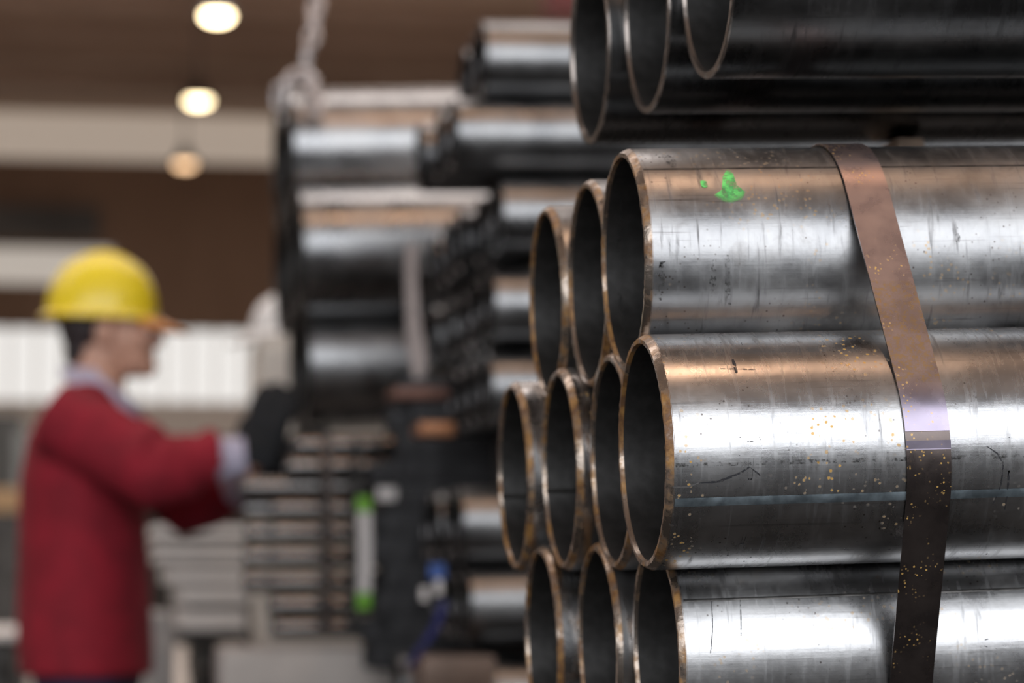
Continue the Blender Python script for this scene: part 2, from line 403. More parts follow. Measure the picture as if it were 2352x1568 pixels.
for (x, y), w_ in zip(((-3.17, 33.), (-1.03, 18.2), (.7, 9.6), (1.4, .95)), ('far end of the hall', 'middle of the hall', 'hoisted pipes', 'near bundle')):
    wb = M_BULB if y < 2 else BULBS[2]
    lamp(Vector((x, y, CAMZ+HL)), 'warm pendant lamp above the picture, over the %s' % w_, wb)
# ------------------------------------------------------------------ pipes
def pipe_meshes(R, wall, L, cham, key, seg=96, ripple=0.0):
    """body and rim meshes; the pipe runs along local +X from its end at x=0"""
    r0 = random.Random(key)
    def ringv(bm, x, r, wob=0.0):
        return [bm.verts.new((x + (wob*r0.uniform(-1, 1) if wob else 0), r*math.cos(2*math.pi*k/seg), r*math.sin(2*math.pi*k/seg))) for k in range(seg)]
    def skin(bm, rr, close=False):
        for A, B in zip(rr, rr[1:]):
            for k in range(seg): bm.faces.new((A[k], A[(k+1) % seg], B[(k+1) % seg], B[k]))
    bm = bmesh.new()
    o = [ringv(bm, x, R) for x in (cham, .02, L/2, L)]; skin(bm, o)
    for f in bm.faces: f.material_index = 0
    nf = len(bm.faces)
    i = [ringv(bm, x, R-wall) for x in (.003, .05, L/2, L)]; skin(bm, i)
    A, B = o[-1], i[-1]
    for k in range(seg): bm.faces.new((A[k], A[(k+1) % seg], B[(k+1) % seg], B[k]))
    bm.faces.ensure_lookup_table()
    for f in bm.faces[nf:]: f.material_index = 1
    for idx, f in enumerate(bm.faces):
        if idx >= nf: f.normal_update()
    bmesh.ops.recalc_face_normals(bm, faces=bm.faces)
    me = bpy.data.meshes.new('pipe'); bm.to_mesh(me); bm.free()
    for p in me.polygons: p.use_smooth = True
    me.set_sharp_from_angle(angle=math.radians(35))
    bm = bmesh.new()
    ch = R - cham*.62
    rr = [ringv(bm, cham+.0006, R+.0001), ringv(bm, cham*.5, (R+ch)/2+.0002, ripple), ringv(bm, .0, ch, ripple*.5), ringv(bm, 0, R-wall+.0006, ripple*.4), ringv(bm, .003, R-wall-.0001)]
    skin(bm, rr); bmesh.ops.recalc_face_normals(bm, faces=bm.faces)
    rm = bpy.data.meshes.new('end_rim'); bm.to_mesh(rm); bm.free()
    for p in rm.polygons: p.use_smooth = True
    rm.set_sharp_from_angle(angle=math.radians(28))
    return me, rm
def frame(a, o):
    b = Vector((0, 0, 1)).cross(a).normalized(); c = a.cross(b)
    M = Matrix((a, b, c)).transposed().to_4x4(); M.translation = o; return M
def basis(th, ph):
    a = Vector((math.cos(th)*math.cos(ph), math.sin(th)*math.cos(ph), math.sin(ph)))
    b = Vector((-math.sin(th), math.cos(th), 0)); return a, b, a.cross(b)
def put_pipe(meshes, mats, o, a, label, group, name='steel_pipe', roll=0.0, rimlabel=None, cat='pipe'):
    me, rm = meshes
    P = link(name, me, None, None, frame(a, o) @ Matrix.Rotation(roll, 4, 'X'))
    if not me.materials:
        me.materials.append(mats[0]); me.materials.append(mats[1])
    tag(P, label, cat, group)
    r = link('end_rim', rm, None, P)
    if not rm.materials: rm.materials.append(mats[2])
    if rimlabel: r['label'] = rimlabel
    return P
D = .1683; R = D/2
# near banded bundle
a1, b1, c1 = basis(.16262, .0329); BY, BZ = 1.98621, .07216
st = {(1, 0): .43056, (1, 1): .43551, (1, 2): .4314, (2, 0): .42198, (2, 1): .43272, (2, 2): .42306, (2, 3): .41162, (3, 0): .44494, (3, 1): .43359, (3, 2): .41783}
rown = {1: 'top', 2: 'middle', 3: 'bottom'}
depthn = ['nearest', 'second', 'third', 'furthest back']
near = {}
extra = {(1, 0): 'large steel pipe with green paint mark, nearest in the top row of the strapped bundle',
         (2, 0): 'bright steel pipe with orange rusted end edge, nearest in the strapped bundle\'s middle row',
         (3, 0): 'shiny steel pipe at the lower edge, nearest in the strapped bundle\'s bottom row'}
for (row, k), s in st.items():
    off = .5*D if row != 2 else 0
    o = CPOS + a1*s + b1*(BY+off+k*D) + c1*(BZ-(row-2)*D*.866)
    msh = pipe_meshes(R-.0002, .0068, 3.4, .0050 if row < 3 else .0042, row*10+k, 128, .0006)
    lb = extra.get((row, k), 'open-ended steel pipe, %s in the %s row of the near strapped bundle' % (depthn[k], rown[row]))
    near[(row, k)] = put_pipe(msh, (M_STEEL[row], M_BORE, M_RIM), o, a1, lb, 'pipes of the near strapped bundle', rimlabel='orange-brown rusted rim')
# upper bundle
a2, b2, c2 = basis(.17503, .03498); EY, EZ = 2.09323, .44337
est = [.53701, .52724, .51399]
upper = []
for k, s in enumerate(est):
    o = CPOS + a2*s + b2*(EY+k*D) + c2*EZ
    msh = pipe_meshes(R-.0002, .0062, 3.4, .0012, 50+k, 128, .0003)
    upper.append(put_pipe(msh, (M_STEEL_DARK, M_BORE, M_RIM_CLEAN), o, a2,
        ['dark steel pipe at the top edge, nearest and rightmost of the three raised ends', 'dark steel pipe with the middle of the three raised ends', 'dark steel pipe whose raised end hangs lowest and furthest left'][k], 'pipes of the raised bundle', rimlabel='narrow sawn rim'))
# --- marks on the near pipes
def hit(P, px, py):
    """where the view through a picture point meets the pipe: (x along, angle)"""
    Mi = MW[P.name].inverted(); o = Mi @ CPOS; d = (Mi @ at(px, py, 1.0)) - o
    A = d.y**2+d.z**2; B = 2*(o.y*d.y+o.z*d.z); C = o.y**2+o.z**2-R*R
    q = B*B-4*A*C
    t = (-B-math.sqrt(max(q, 0)))/(2*A); p = o+d*t
    return p.x, math.atan2(p.z, p.y)
def surf(x, ang, lift): return Vector((x, (R+lift)*math.cos(ang), (R+lift)*math.sin(ang)))
def mark_line(P, pts, w, name, mat, lift=.00012, sub=6):
    q = [hit(P, *p) for p in pts]; path = []
    for (xa, aa), (xb, ab) in zip(q, q[1:]):
        for i in range(sub): t = i/sub; path.append((xa+(xb-xa)*t, aa+(ab-aa)*t))
    path.append(q[-1]); bm = bmesh.new(); prev = None; n = len(path)
    for i, (x, a) in enumerate(path):
        x2, a2_ = path[min(i+1, n-1)]; x1, a1_ = path[max(i-1, 0)]
        t = Vector((x2-x1, (a2_-a1_)*R)); t.normalize(); nn = Vector((-t.y, t.x))
        ww = w*(.35+.65*math.sin(math.pi*(i+.3)/(n+.6)))*random.uniform(.7, 1.2)/2
        L_ = bm.verts.new(surf(x+nn.x*ww, a+nn.y*ww/R, lift)); R_ = bm.verts.new(surf(x-nn.x*ww, a-nn.y*ww/R, lift))
        if prev: bm.faces.new((prev[0], prev[1], R_, L_))
        prev = (L_, R_)
    return finish(bm, name, mat, P)
def mark_blob(P, pts, name, mat, lift=.00015, sub=5):
    q = [hit(P, *p) for p in pts]; bm = bmesh.new()
    cx = sum(p[0] for p in q)/len(q); ca = sum(p[1] for p in q)/len(q); per = []
    for (xa, aa), (xb, ab) in zip(q, q[1:]+q[:1]):
        for i in range(sub): t = i/sub; per.append((xa+(xb-xa)*t, aa+(ab-aa)*t))
    prev = None; cen = bm.verts.new(surf(cx, ca, lift)); rings = []
    for s_ in (.33, .66, 1.0):
        rings.append([bm.verts.new(surf(cx+(x-cx)*s_, ca+(a-ca)*s_, lift)) for x, a in per])
    n = len(per)
    for k in range(n):
        bm.faces.new((cen, rings[0][k], rings[0][(k+1) % n]))
        for A, B in zip(rings, rings[1:]): bm.faces.new((A[k], A[(k+1) % n], B[(k+1) % n], B[k]))
    return finish(bm, name, mat, P)
def seam(P, py, px, w, name, mat, x0=.006, x1=3.3, lift=.0002):
    _, a = hit(P, px, py); bm = bmesh.new(); h = w/R/2; n = 40; prev = None
    for i in range(n+1):
        x = x0+(x1-x0)*(i/n)**2
        v = [bm.verts.new(surf(x, a+h*t, lift if abs(t) < 1 else .00002)) for t in (-1, -.5, 0, .5, 1)]
        if prev:
            for j in range(4): bm.faces.new((prev[j], prev[j+1], v[j+1], v[j]))
        prev = v
    return finish(bm, name, mat, P)
p1, q1, r1 = near[(1, 0)], near[(2, 0)], near[(3, 0)]
g1 = mark_blob(p1, [(1672, 386), (1684, 400), (1692, 425), (1712, 440), (1706, 458), (1680, 466), (1655, 462), (1640, 448), (1658, 436), (1660, 405)], 'paint_mark', M_GREEN); g1['label'] = 'green paint mark'
g2 = mark_blob(p1, [(1606, 412), (1622, 416), (1628, 432), (1612, 430)], 'paint_mark', M_GREEN); g2['label'] = 'small green paint fleck'
seam(p1, 386, 1700, .0016, 'long_strip', M_SEAM_DARK); seam(q1, 1150, 1700, .0065, 'long_strip', M_STRIP_BLUE); seam(q1, 1064, 1700, .0030, 'drawing_line', M_SCUFF)  # long thin strips along the pipes; the middle-row one is wider and bluish
seam(r1, 1371, 1800, .0022, 'long_strip', M_SEAM_DARK);
mark_line(q1, [(1545, 1118), (1580, 1118), (1605, 1108)], .0016, 'scratch', M_SCRATCH)
mark_line(q1, [(1605, 1109), (1650, 1106), (1700, 1086), (1722, 1072)], .0017, 'scratch', M_SMEAR)
mark_line(q1, [(1722, 1072), (1745, 1090), (1748, 1010)], .0012, 'scratch', M_SMEAR)
mark_blob(q1, [(1716, 1015), (1730, 1014), (1731, 1050), (1728, 1098), (1718, 1098), (1720, 1050)], 'smear', M_SMEAR)
mark_line(q1, [(1700, 1005), (1699, 1045)], .0012, 'scratch', M_SMEAR); mark_line(q1, [(1745, 1005), (1758, 1062)], .0012, 'scratch', M_SMEAR)
mark_line(q1, [(1536, 1202), (1542, 1206), (1548, 1207)], .002, 'scratch', M_SCRATCH)
mark_line(q1, [(1683, 825), (1692, 856)], .0026, 'scratch', M_SMEAR); mark_line(q1, [(1655, 846), (1735, 848)], .0009, 'scratch', M_SMEAR)
mark_line(q1, [(2266, 1024), (2290, 1040), (2305, 1065), (2300, 1110), (2280, 1160)], .0011, 'scratch', M_SMEAR)
mark_line(q1, [(2318, 1005), (2318, 1080), (2308, 1170)], .0012, 'scratch', M_SMEAR)
mark_line(r1, [(1634, 1380), (1637, 1440), (1632, 1500)], .0010, 'scratch', M_SMEAR); mark_line(r1, [(1700, 1375), (1702, 1460)], .0009, 'scratch', M_SMEAR)
mark_line(r1, [(2287, 1440), (2288, 1500)], .0012, 'scratch', M_SMEAR)
mark_blob(r1, [(2262, 1470), (2270, 1468), (2268, 1484), (2261, 1482)], 'smear', M_SMEAR)
for pts in ([(1672, 585), (1670, 640), (1676, 700)], [(1642, 590), (1638, 640), (1632, 680)], [(1522, 540), (1522, 600), (1517, 690)], [(2197, 520), (2199, 556)], [(2254, 500), (2257, 590)]):
    mark_line(p1, pts, .0045, 'scuff', M_SCUFF)
mark_line(p1, [(1505, 356), (1535, 362), (1548, 384)], .009, 'smear', M_SCUFF)
for key, px_, py_ in (((2, 2), 1265, 1140), ((2, 3), 1160, 1140)):
    P = near[key]; bm = bmesh.new()      # inner seam bead low on the far inside wall
    a_ = math.radians(-12); add_tube(bm, [((i*.04)+.002, (R-.0078)*math.cos(a_), (R-.0078)*math.sin(a_)) for i in range(30)], .0016, 8)
    finish(bm, 'weld_bead', M_SEAM_DARK, P)
# --- the steel strap
def hull_path(scale_t):
    cs = [(0.0, 0.0), (.5, -.866), (2.5, -.866), (3.0, 0.0), (2.5, .866), (.5, .866)]   # front, bottom..., in D
    cs = [(BY+u*D, BZ+v*D) for u, v in cs]
    out = []; n = len(cs); rr = R+scale_t
    for i in range(n):
        p = Vector(cs[i-1]); c = Vector(cs[i]); q = Vector(cs[(i+1) % n])
        n0 = Vector(((c-p).y, -(c-p).x)).normalized(); n1 = Vector(((q-c).y, -(q-c).x)).normalized()
        cen = Vector((BY+1.5*D, BZ))
        if n0.dot(c-cen) < 0: n0 = -n0
        if n1.dot(c-cen) < 0: n1 = -n1
        a0 = math.atan2(n0.y, n0.x); a1_ = math.atan2(n1.y, n1.x); d = (a1_-a0+math.pi) % (2*math.pi)-math.pi
        for k in range(15):
            a = a0+d*k/14; out.append(c+Vector((math.cos(a), math.sin(a)))*rr)
    return out
SX0, SX1 = .5912, .6232
def strap_mesh(path, x0, x1, th, closed, name, mat, parent, skew=0.0):
    bm = bmesh.new(); n = len(path); rings = []
    for i, p in enumerate(path):
        a = path[(i-1) % n] if closed or i > 0 else p; b_ = path[(i+1) % n] if closed or i < n-1 else p
        t = (b_-a).normalized(); nn = Vector((t.y, -t.x))
        if nn.dot(p-Vector((BY+1.5*D, BZ))) < 0: nn = -nn
        sk = skew*(p.y-BZ)
        q = [(x0+sk, 0), (x0+sk, th), (x1+sk, th), (x1+sk, 0)]
        rings.append([bm.verts.new(a1*xx + b1*(p.x+nn.x*h) + c1*(p.y+nn.y*h)) for xx, h in q])
    for i in range(n if closed else n-1):
        A = rings[i]; B = rings[(i+1) % n]
        for k in range(4): bm.faces.new((A[k], A[(k+1) % 4], B[(k+1) % 4], B[k]))
    if not closed: bm.faces.new(rings[0]); bm.faces.new(rings[-1])
    return finish(bm, name, mat, parent, None, True, 50)
sr = empty('packing_strap', Matrix.Translation(CPOS)); tag(sr, 'purple-brown steel strap wound around the near pipe bundle', 'strap')
full = hull_path(.0006)
def dense(path, closed):
    out = []; n = len(path)
    for i in range(n if closed else n-1):
        p = path[i]; q = path[(i+1) % n]; m = max(1, int((q-p).length/.008))
        for k in range(m): out.append(p.lerp(q, k/m))
    if not closed: out.append(path[-1])
    return out
full = dense(full, True)
strap_mesh(full, SX0, SX1, .0009, True, 'strap_band', M_STRAP_LOW, sr, -.04)
# overlapping upper layer: from over the top down the front to its cut edge
up = dense(hull_path(.0016), True)
# rotate list so that it starts at the back top and runs over the top to the front
ztop = BZ+.866*D+R
sel = [p for p in up if (p.y > BZ-.0115 and p.x < BY+2.0*D)]
sel.sort(key=lambda p: math.atan2(p.y-BZ, p.x-(BY+1.5*D)))
tail = strap_mesh(sel, SX0, SX1, .0009, False, 'strap_overlap', M_STRAP, sr, -.04)
tail['label'] = 'upper strap layer, worn and rust-speckled, with a cut edge'
# --- supports between and below the near bundles
def bearer(name, xa, ya, yb, z0, z1, w, mat, label, cat, a=a1, b_=b1, group=None):
    bm = bmesh.new(); add_box(bm, (0, 0, 0), (w, yb-ya, z1-z0), None, .003)
    M = Matrix((a, b_, a.cross(b_))).transposed().to_4x4(); M.translation = CPOS + a*xa + b_*((ya+yb)/2) + a.cross(b_)*((z0+z1)/2)
    return tag(finish(bm, name, mat, None, M), label, cat, group)
ztopn = BZ+.866*D+R
def gap_height(x, y):   # underside of the raised bundle seen from the near bundle's frame
    p = CPOS + a2*x + b2*y + c2*(EZ-R); q = p-CPOS; return q.dot(c1)
bearer('timber_spacer', .765, BY+2.5*D, BY+2.95*D, ztopn+.001, gap_height(.765, BY+2.6*D)-.0015, .026, M_TIMBER, 'pale timber spacer standing in for a blurred background light between the bundles', 'timber')  # pale block added where a blurred background light shows through the gap
bearer('timber_spacer', 2.6, BY+.2*D, BY+2.9*D, ztopn+.001, gap_height(2.6, BY+1.5*D)-.002, .06, M_TIMBER, 'timber spacer under the raised bundle, right of the picture', 'timber')
def trestle(cx, cy, ztop, wy, label, wx=.08, M0=None):
    """steel stand: cross beam and two posts with feet; (cx,cy) in hall axes"""
    r = empty('steel_trestle', HALL @ Matrix.Translation((cx, cy, 0))); tag(r, label, 'trestle', 'trestles under the stacks')
    box('cross_beam', (0, 0, ztop-.05), (wx, wy, .1), M_RACK, r, None, .004)
    for s in (-1, 1):
        box('post', (0, s*(wy/2-.08), (ztop-.1)/2), (.07, .07, ztop-.1-.002), M_RACK, r, None, .004)
        box('foot', (0, s*(wy/2-.08), .01), (.22, .16, .02), M_RACK, r, None, .003)
def under(x): # underside height of the near bundle at distance x along it
    p = CPOS + a1*x + b1*(BY+1.5*D) + c1*(BZ-.866*D-R); return p
for x, lb in ((.75, 'steel trestle under the near bundle, below the picture'), (2.9, 'steel trestle under the near bundle, right of the picture')):
    p = under(x); hx, hy = p.dot(HA), p.dot(HB); trestle(hx, hy, p.z-.003, .62, lb, .06)
# ------------------------------------------------------------------ mid-ground stack of medium pipes
d = .135; r_ = .0673
am, bmv, cm_ = basis(TH, .018)
ZM = 5.08
ordn = ['first', 'second', 'third', 'fourth', 'fifth', 'sixth', 'seventh', 'eighth']
rows = [ # picture y of centre, picture x of the nearest end, how many deep
    (136, 1104, 3), (312, 1038, 3), (496, 1142, 7), (702, 1124, 7), (892, 1118, 4), (1205, 1052, 4), (1388, 1070, 4), (1600, 985, 4)]
mmesh = [pipe_meshes(r_-.0003, .007, 3.2, .002, 100+i, 48) for i in range(3)]
M_RIM_MID = simple('dark_cut_edge', (.08, .075, .075), .22, 1.0, .3, 40)
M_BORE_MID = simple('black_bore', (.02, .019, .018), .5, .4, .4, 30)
for ri, (py, px, n) in enumerate(rows):
    base = at(px, py, ZM)
    for k in range(n):
        o = base + bmv*k*d*1.002 + am*random.uniform(-.012, .012)*(k > 0) - Vector((0, 0, 0))
        if ri == 1: o += am*(-.006*k)
        lb = 'black pipe of the blurred middle stack, %s row down, %s from front' % (ordn[ri], ordn[k])
        put_pipe(mmesh[(ri+k) % 3], (M_MID, M_BORE_MID, M_RIM_MID), o, am, lb, 'pipes of the blurred middle stack', roll=random.uniform(0, 6))
# bearers between the rows (dark timber) where rows do not touch
def cross_block(px, pya, pyb, Z, ylen, w, name, mat, label, cat, group=None):
    top = at(px, pya, Z); bot = at(px, pyb, Z)
    bm = bmesh.new(); add_box(bm, (0, ylen/2, 0), (w, ylen, top.z-bot.z), None, .002)
    M = HALL.copy(); M.translation = (top+bot)/2
    return tag(finish(bm, name, mat, None, M), label, cat, group)
cross_block(1290, 588, 610, ZM, .9, .07, 'timber_bearer', M_HEMP, 'black bearer between the third and fourth rows of the middle stack', 'bearer')
cross_block(1290, 984, 1112, ZM, .48, .09, 'timber_bearer', M_HEMP, 'thick black bearer between the fifth and sixth rows of the middle stack', 'bearer')
cross_block(1290, 1485, 1500, ZM, .5, .09, 'timber_bearer', M_HEMP, 'black bearer under the seventh row of the middle stack', 'bearer')
p = at(1300, 1692, ZM+.2)
trestle(p.dot(HA), p.dot(HB), p.z-.005, .56, 'steel trestle under the blurred middle stack')
# ------------------------------------------------------------------ suspended bundle of large pipes
dl = .273; rl = dl/2
al, bl, cl = basis(TH, .040)
lmesh = [pipe_meshes(rl-.0004, .011, 2.6, .003, 200+i, 64) for i in range(2)]
ZL = 6.14
base = at(684, 576, ZL)
lrows = [(1, 2, 'top'), (0, 3, 'middle'), (-1, 2, 'bottom')]
for rv, n, nm in lrows:
    for k in range(n):
        off = .5*dl if rv != 0 else 0
        o = base + bl*(k*dl+off) + cl*(rv*dl*.866) + al*({1: -.005, 0: .004, -1: .022}[rv]+random.uniform(-.004, .004))
        put_pipe(lmesh[k % 2], (M_BIG, M_BORE_MID, M_RACK), o, al, 'large glossy black pipe of the hoisted bundle, %s row, %s from front' % (nm, ordn[k]), 'large pipes hoisted by the chain', name='large_pipe')
# chain sling: one leg up to the crane, one choke loop about the bundle
def chain_link_mesh(L=.062, Wd=.040, t=.0078):
    bm = bmesh.new(); pts = []
    for k in range(20):
        a = 2*math.pi*k/20; x_ = math.cos(a)*(Wd/2-t); z_ = math.sin(a)*(Wd/2-t) + (L/2-Wd/2)*(1 if math.sin(a) >= 0 else -1)
        pts.append((x_, 0, z_))
    add_tube(bm, pts, t, 8, closed=True)
    bmesh.ops.recalc_face_normals(bm, faces=bm.faces)
    me = bpy.data.meshes.new('chain_link'); bm.to_mesh(me); bm.free()
    for p_ in me.polygons: p_.use_smooth = True
    me.materials.append(M_CHAIN); return me
CL = chain_link_mesh()
ch = empty('lifting_chain', Matrix.Translation(at(684, 300, ZL))); tag(ch, 'grey lifting chain slung around the left end of the large pipes', 'chain')
def chain_along(path, root, pitch=.044):
    # resample
    pts = [path[0]]; acc = 0
    segs = list(zip(path, path[1:])); out = []; need = 0.0
    for p, q in segs:
        L = (q-p).length; t = need
        while t < L: out.append((p.lerp(q, t/L), (q-p).normalized())); t += pitch
        need = t-L
    inv = MW[root.name].inverted()
    for i, (p, t) in enumerate(out):
        if i >= 98: break
        x_ = t.cross(Vector((.3, 1, .2))).normalized(); y_ = t.cross(x_)
        if i % 2: x_, y_ = y_, -x_
        M = Matrix((x_, y_, t)).transposed().to_4x4(); M.translation = p
        link('chain_link', CL, None, root, inv @ M)
top_p = at(735, -160, 6.45); m1_ = at(728, 0, 6.35); m2_ = at(688, 168, 6.22)
xs = -.012
def lp(u, v): return base + al*xs + bl*u + cl*v
loop = []
cs = [(0, 0), (.5*dl, -.866*dl), (1.5*dl, -.866*dl), (2*dl, 0), (1.5*dl, .866*dl), (.5*dl, .866*dl)]
hp = []
for i in range(6):
    p = Vector(cs[i-1]); c = Vector(cs[i]); q = Vector(cs[(i+1) % 6]); cen = Vector((dl, 0))
    n0 = Vector(((c-p).y, -(c-p).x)).normalized(); n1 = Vector(((q-c).y, -(q-c).x)).normalized()
    if n0.dot(c-cen) < 0: n0 = -n0
    if n1.dot(c-cen) < 0: n1 = -n1
    a0 = math.atan2(n0.y, n0.x); dd = (math.atan2(n1.y, n1.x)-a0+math.pi) % (2*math.pi)-math.pi
    for k in range(7):
        a = a0+dd*k/6; hp.append(c+Vector((math.cos(a), math.sin(a)))*(rl+.022))
hp.sort(key=lambda p: math.atan2(p.y, p.x-dl)); 
hp = [p for p in hp if p.y > .62*dl]        # the part over the top of the bundle
hp = [p for p in hp]
xs = .05
topline = [lp(p.x, p.y) for p in hp]
chain_along([at(735, -400, 6.6), m1_, at(716, 90, 6.28), at(694, 168, 6.26)], ch)
chain_along(topline[::-1], ch)
# choke end hanging free past the pipe ends
chain_along([at(694, 176, 6.10), at(664, 182, 6.08), at(645, 205, 6.07), at(640, 250, 6.07)], ch, .040)
# pale webbing sling hanging in front of the large pipes
def ribbon(pts, w, t, name, mat, label, cat, dirv, parent=None):
    bm = bmesh.new(); prev = None; o0 = Vector(pts[0]); dirv = Vector(dirv).normalized()
    for i, p in enumerate(pts):
        ww = w[i] if isinstance(w, list) else w
        a = Vector(pts[max(i-1, 0)]); b_ = Vector(pts[min(i+1, len(pts)-1)]); tt = (b_-a).normalized(); nn = tt.cross(dirv).normalized()
        v = [bm.verts.new(Vector(p)-o0+dirv*sx*ww/2+nn*sy*t/2) for sx, sy in ((-1, -1), (1, -1), (1, 1), (-1, 1))]
        if prev:
            for k in range(4): bm.faces.new((prev[k], prev[(k+1) % 4], v[(k+1) % 4], v[k]))
        else: bm.faces.new(v[::-1])
        prev = v
    bm.faces.new(prev)
    return tag(finish(bm, name, mat, parent, Matrix.Translation(o0)), label, cat)
ribbon([at(945, 560, 5.72), at(945, 650, 5.72), at(948, 720, 5.72), at(955, 790, 5.72), at(962, 840, 5.72), at(962, 875, 5.72)], [.020, .024, .026, .036, .030, .018], .006, 'lifting_sling', M_SLING, 'pale webbing sling hanging between large pipes and middle stack', 'sling', (1, 0, 0))
# ------------------------------------------------------------------ bundle of thin pipes below the hoisted one
ds = .0434
asx, bs, cs_ = basis(TH, .004)
tmesh = [pipe_meshes(ds/2-.0002, .003, L, .0008, 300+i, 24) for i, L in enumerate((1.5, 1.6))]
trow = [(1022, 682), (1070, 664), (1118, 560), (1168, 626), (1222, 628), (1278, 625), (1336, 622), (1390, 626), (1442, 634)]
for ri, (py, px) in enumerate(trow):
    for k in range(3 if ri > 1 else 2):
        o = at(px, py, 5.92) + bs*k*ds*1.01 - asx*((.055 if ri in (3, 4, 5, 6) and k == 1 else .004)*(k > 0))
        put_pipe(tmesh[ri % 2], (M_SMALL, M_BORE_MID, M_RIM_MID), o, asx, 'thin grey pipe under the hoisted bundle, %s row down, %s from front' % (ordn[ri] if ri < 8 else 'ninth', ordn[k]), 'thin pipes below the hoisted bundle', name='thin_pipe', roll=random.uniform(0, 6))
for px, lb, w, mt in ((752, 'brown strap crossing the thin pipe rows', .020, M_STRAP_LOW), (818, 'dark strap at the right of the thin pipe rows', .016, M_HEMP)):
    ribbon([at(px, 1000, 5.875), at(px+2, 1200, 5.875), at(px-2, 1465, 5.875)], w, .002, 'packing_strap', mt, lb, 'strap', (1, .16, 0))
def slab(name, pxa, pxb, pya, pyb, Z, dep, mat, label, cat, bev=.004, group=None, skew=0):
    A = at(pxa, pya, Z); B = at(pxb, pyb, Z); L = (B-A).x/HA.x
    bm = bmesh.new(); add_box(bm, (L/2, dep/2, 0), (L, dep, A.z-B.z), None, bev)
    M = HALL.copy(); M.translation = Vector((A.x, A.y, (A.z+B.z)/2))
    return tag(finish(bm, name, mat, None, M), label, cat, group)
slab('steel_box_beam', 505, 1000, 1490, 1640, 5.86, .20, M_PALE_MATT, 'pale grey box beam under the thin pipes at the picture bottom', 'beam', .012)
p = at(640, 1640, 5.96); trestle(p.dot(HA), p.dot(HB)+.0, p.z-.002, .22, 'steel trestle under the pale box beam')
# pale sheet packs further back, left of the thin pipes
packs = [(352, 566, 1206, 1232, .5), (356, 560, 1243, 1262, .5), (362, 566, 1270, 1294, .5), (385, 566, 1306, 1340, .55), (412, 568, 1350, 1386, .55), (420, 562, 1402, 1448, .6)]
for i, (xa, xb, ya, yb, dp) in enumerate(packs):
    slab('sheet_pack', xa, xb, ya, yb, 8.2, dp, M_PALE_PAINT, 'pale grey steel pack right of the worker, %s from the top of its pile' % ordn[i], 'steel pack', .006, 'pale steel packs behind the worker')
for i, (ya, yb) in enumerate(((1232, 1243), (1262, 1270), (1294, 1306), (1340, 1350), (1386, 1402), (1448, 1455))):
    slab('timber_batten', 440, 545, ya+.6, yb-.9, 8.26, .34, M_HEMP, 'dark batten in the pale pack pile, %s gap down' % ordn[i], 'batten', .001, 'battens between the pale steel packs')
slab('timber_bearer', 345, 570, 1455, 1480, 8.15, .7, M_HEMP, 'dark bearer beneath the pile of pale steel packs', 'bearer')
p = at(470, 1480, 8.5); trestle(p.dot(HA), p.dot(HB), p.z-.002, .55, 'steel trestle under the pale steel packs')
# ------------------------------------------------------------------ dark square tubes, ends towards the camera's left
rt = random.Random(3)
sq = .052
def square_tube_mesh(a, L, w):
    bm = bmesh.new(); o = [(-1, -1), (1, -1), (1, 1), (-1, 1)]
    def rg(x, h): return [bm.verts.new((x, u*h, v*h)) for u, v in o]
    A = rg(0, a/2); B = rg(L, a/2); C = rg(0, a/2-w); E_ = rg(L, a/2-w)
    for P, Q in ((A, B), (C, E_), (A, C), (B, E_)):
        for k in range(4): bm.faces.new((P[k], P[(k+1) % 4], Q[(k+1) % 4], Q[k]))
    bmesh.ops.recalc_face_normals(bm, faces=bm.faces)
    me = bpy.data.meshes.new('square_tube'); bm.to_mesh(me); bm.free(); me.materials.append(M_BLACKSEC); return me
sm = square_tube_mesh(sq-.0006, .6, .004)
nrow = 11
for i in range(nrow):
    py = 900 + i*61
    px = 905 if i < 3 else (868 if i < 5 else 840)
    for k in range(4):
        o = at(px, py, 5.66); o = o + HB*k*sq + HA*rt.uniform(-.004, .055)
        lb = 'black square tube near the green-ended tag, %s row down, %s from front' % ((ordn+['ninth', 'tenth', 'eleventh'])[i], ordn[k])
        P = link('square_tube', sm, None, None, HALL.copy()); 
        M = HALL.copy(); M.translation = o; P.matrix_local = M
        tag(P, lb, 'square tube', 'black square tubes below the middle stack')
p = at(1000, 900+10*61+32, 5.74); trestle(p.dot(HA), p.dot(HB), p.z-.004, .22, 'steel trestle under the black square tubes')
# green ended tag
tg = empty('marker_tag', Matrix.Translation(at(836, 1270, 5.60))); tag(tg, 'tall white marker tag with bright green ends on dark tube ends', 'tag')
def tagpart(name, y0, y1, x0, mat, lb=None):
    bm = bmesh.new(); n = 10; o0 = at(836, 1270, 5.60); prev = None
    for i in range(n+1):
        py = y0+(y1-y0)*i/n; bow = 6*math.cos((py-1270)/130*1.3)
        p = at(833+bow, py, 5.60)-o0; hw = .0135
        v = [bm.verts.new(p+Vector((sx*hw, sy*.002+abs(sx)*.003, 0))) for sx, sy in ((-1, -1), (0, -1), (1, -1), (1, 1), (0, 1), (-1, 1))]
        if prev:
            for k in range(6): bm.faces.new((prev[k], prev[(k+1) % 6], v[(k+1) % 6], v[k]))
        else: bm.faces.new(v[::-1])
        prev = v
    bm.faces.new(prev); o = finish(bm, name, mat, tg)
    if lb: o['label'] = lb
tagpart('tag_body', 1176, 1360, 0, M_TAGW); tagpart('tag_end', 1140, 1175.5, 0, M_TAGG, 'bright green upper end'); tagpart('tag_end', 1360.5, 1398, 0, M_TAGG, 'bright green lower end')
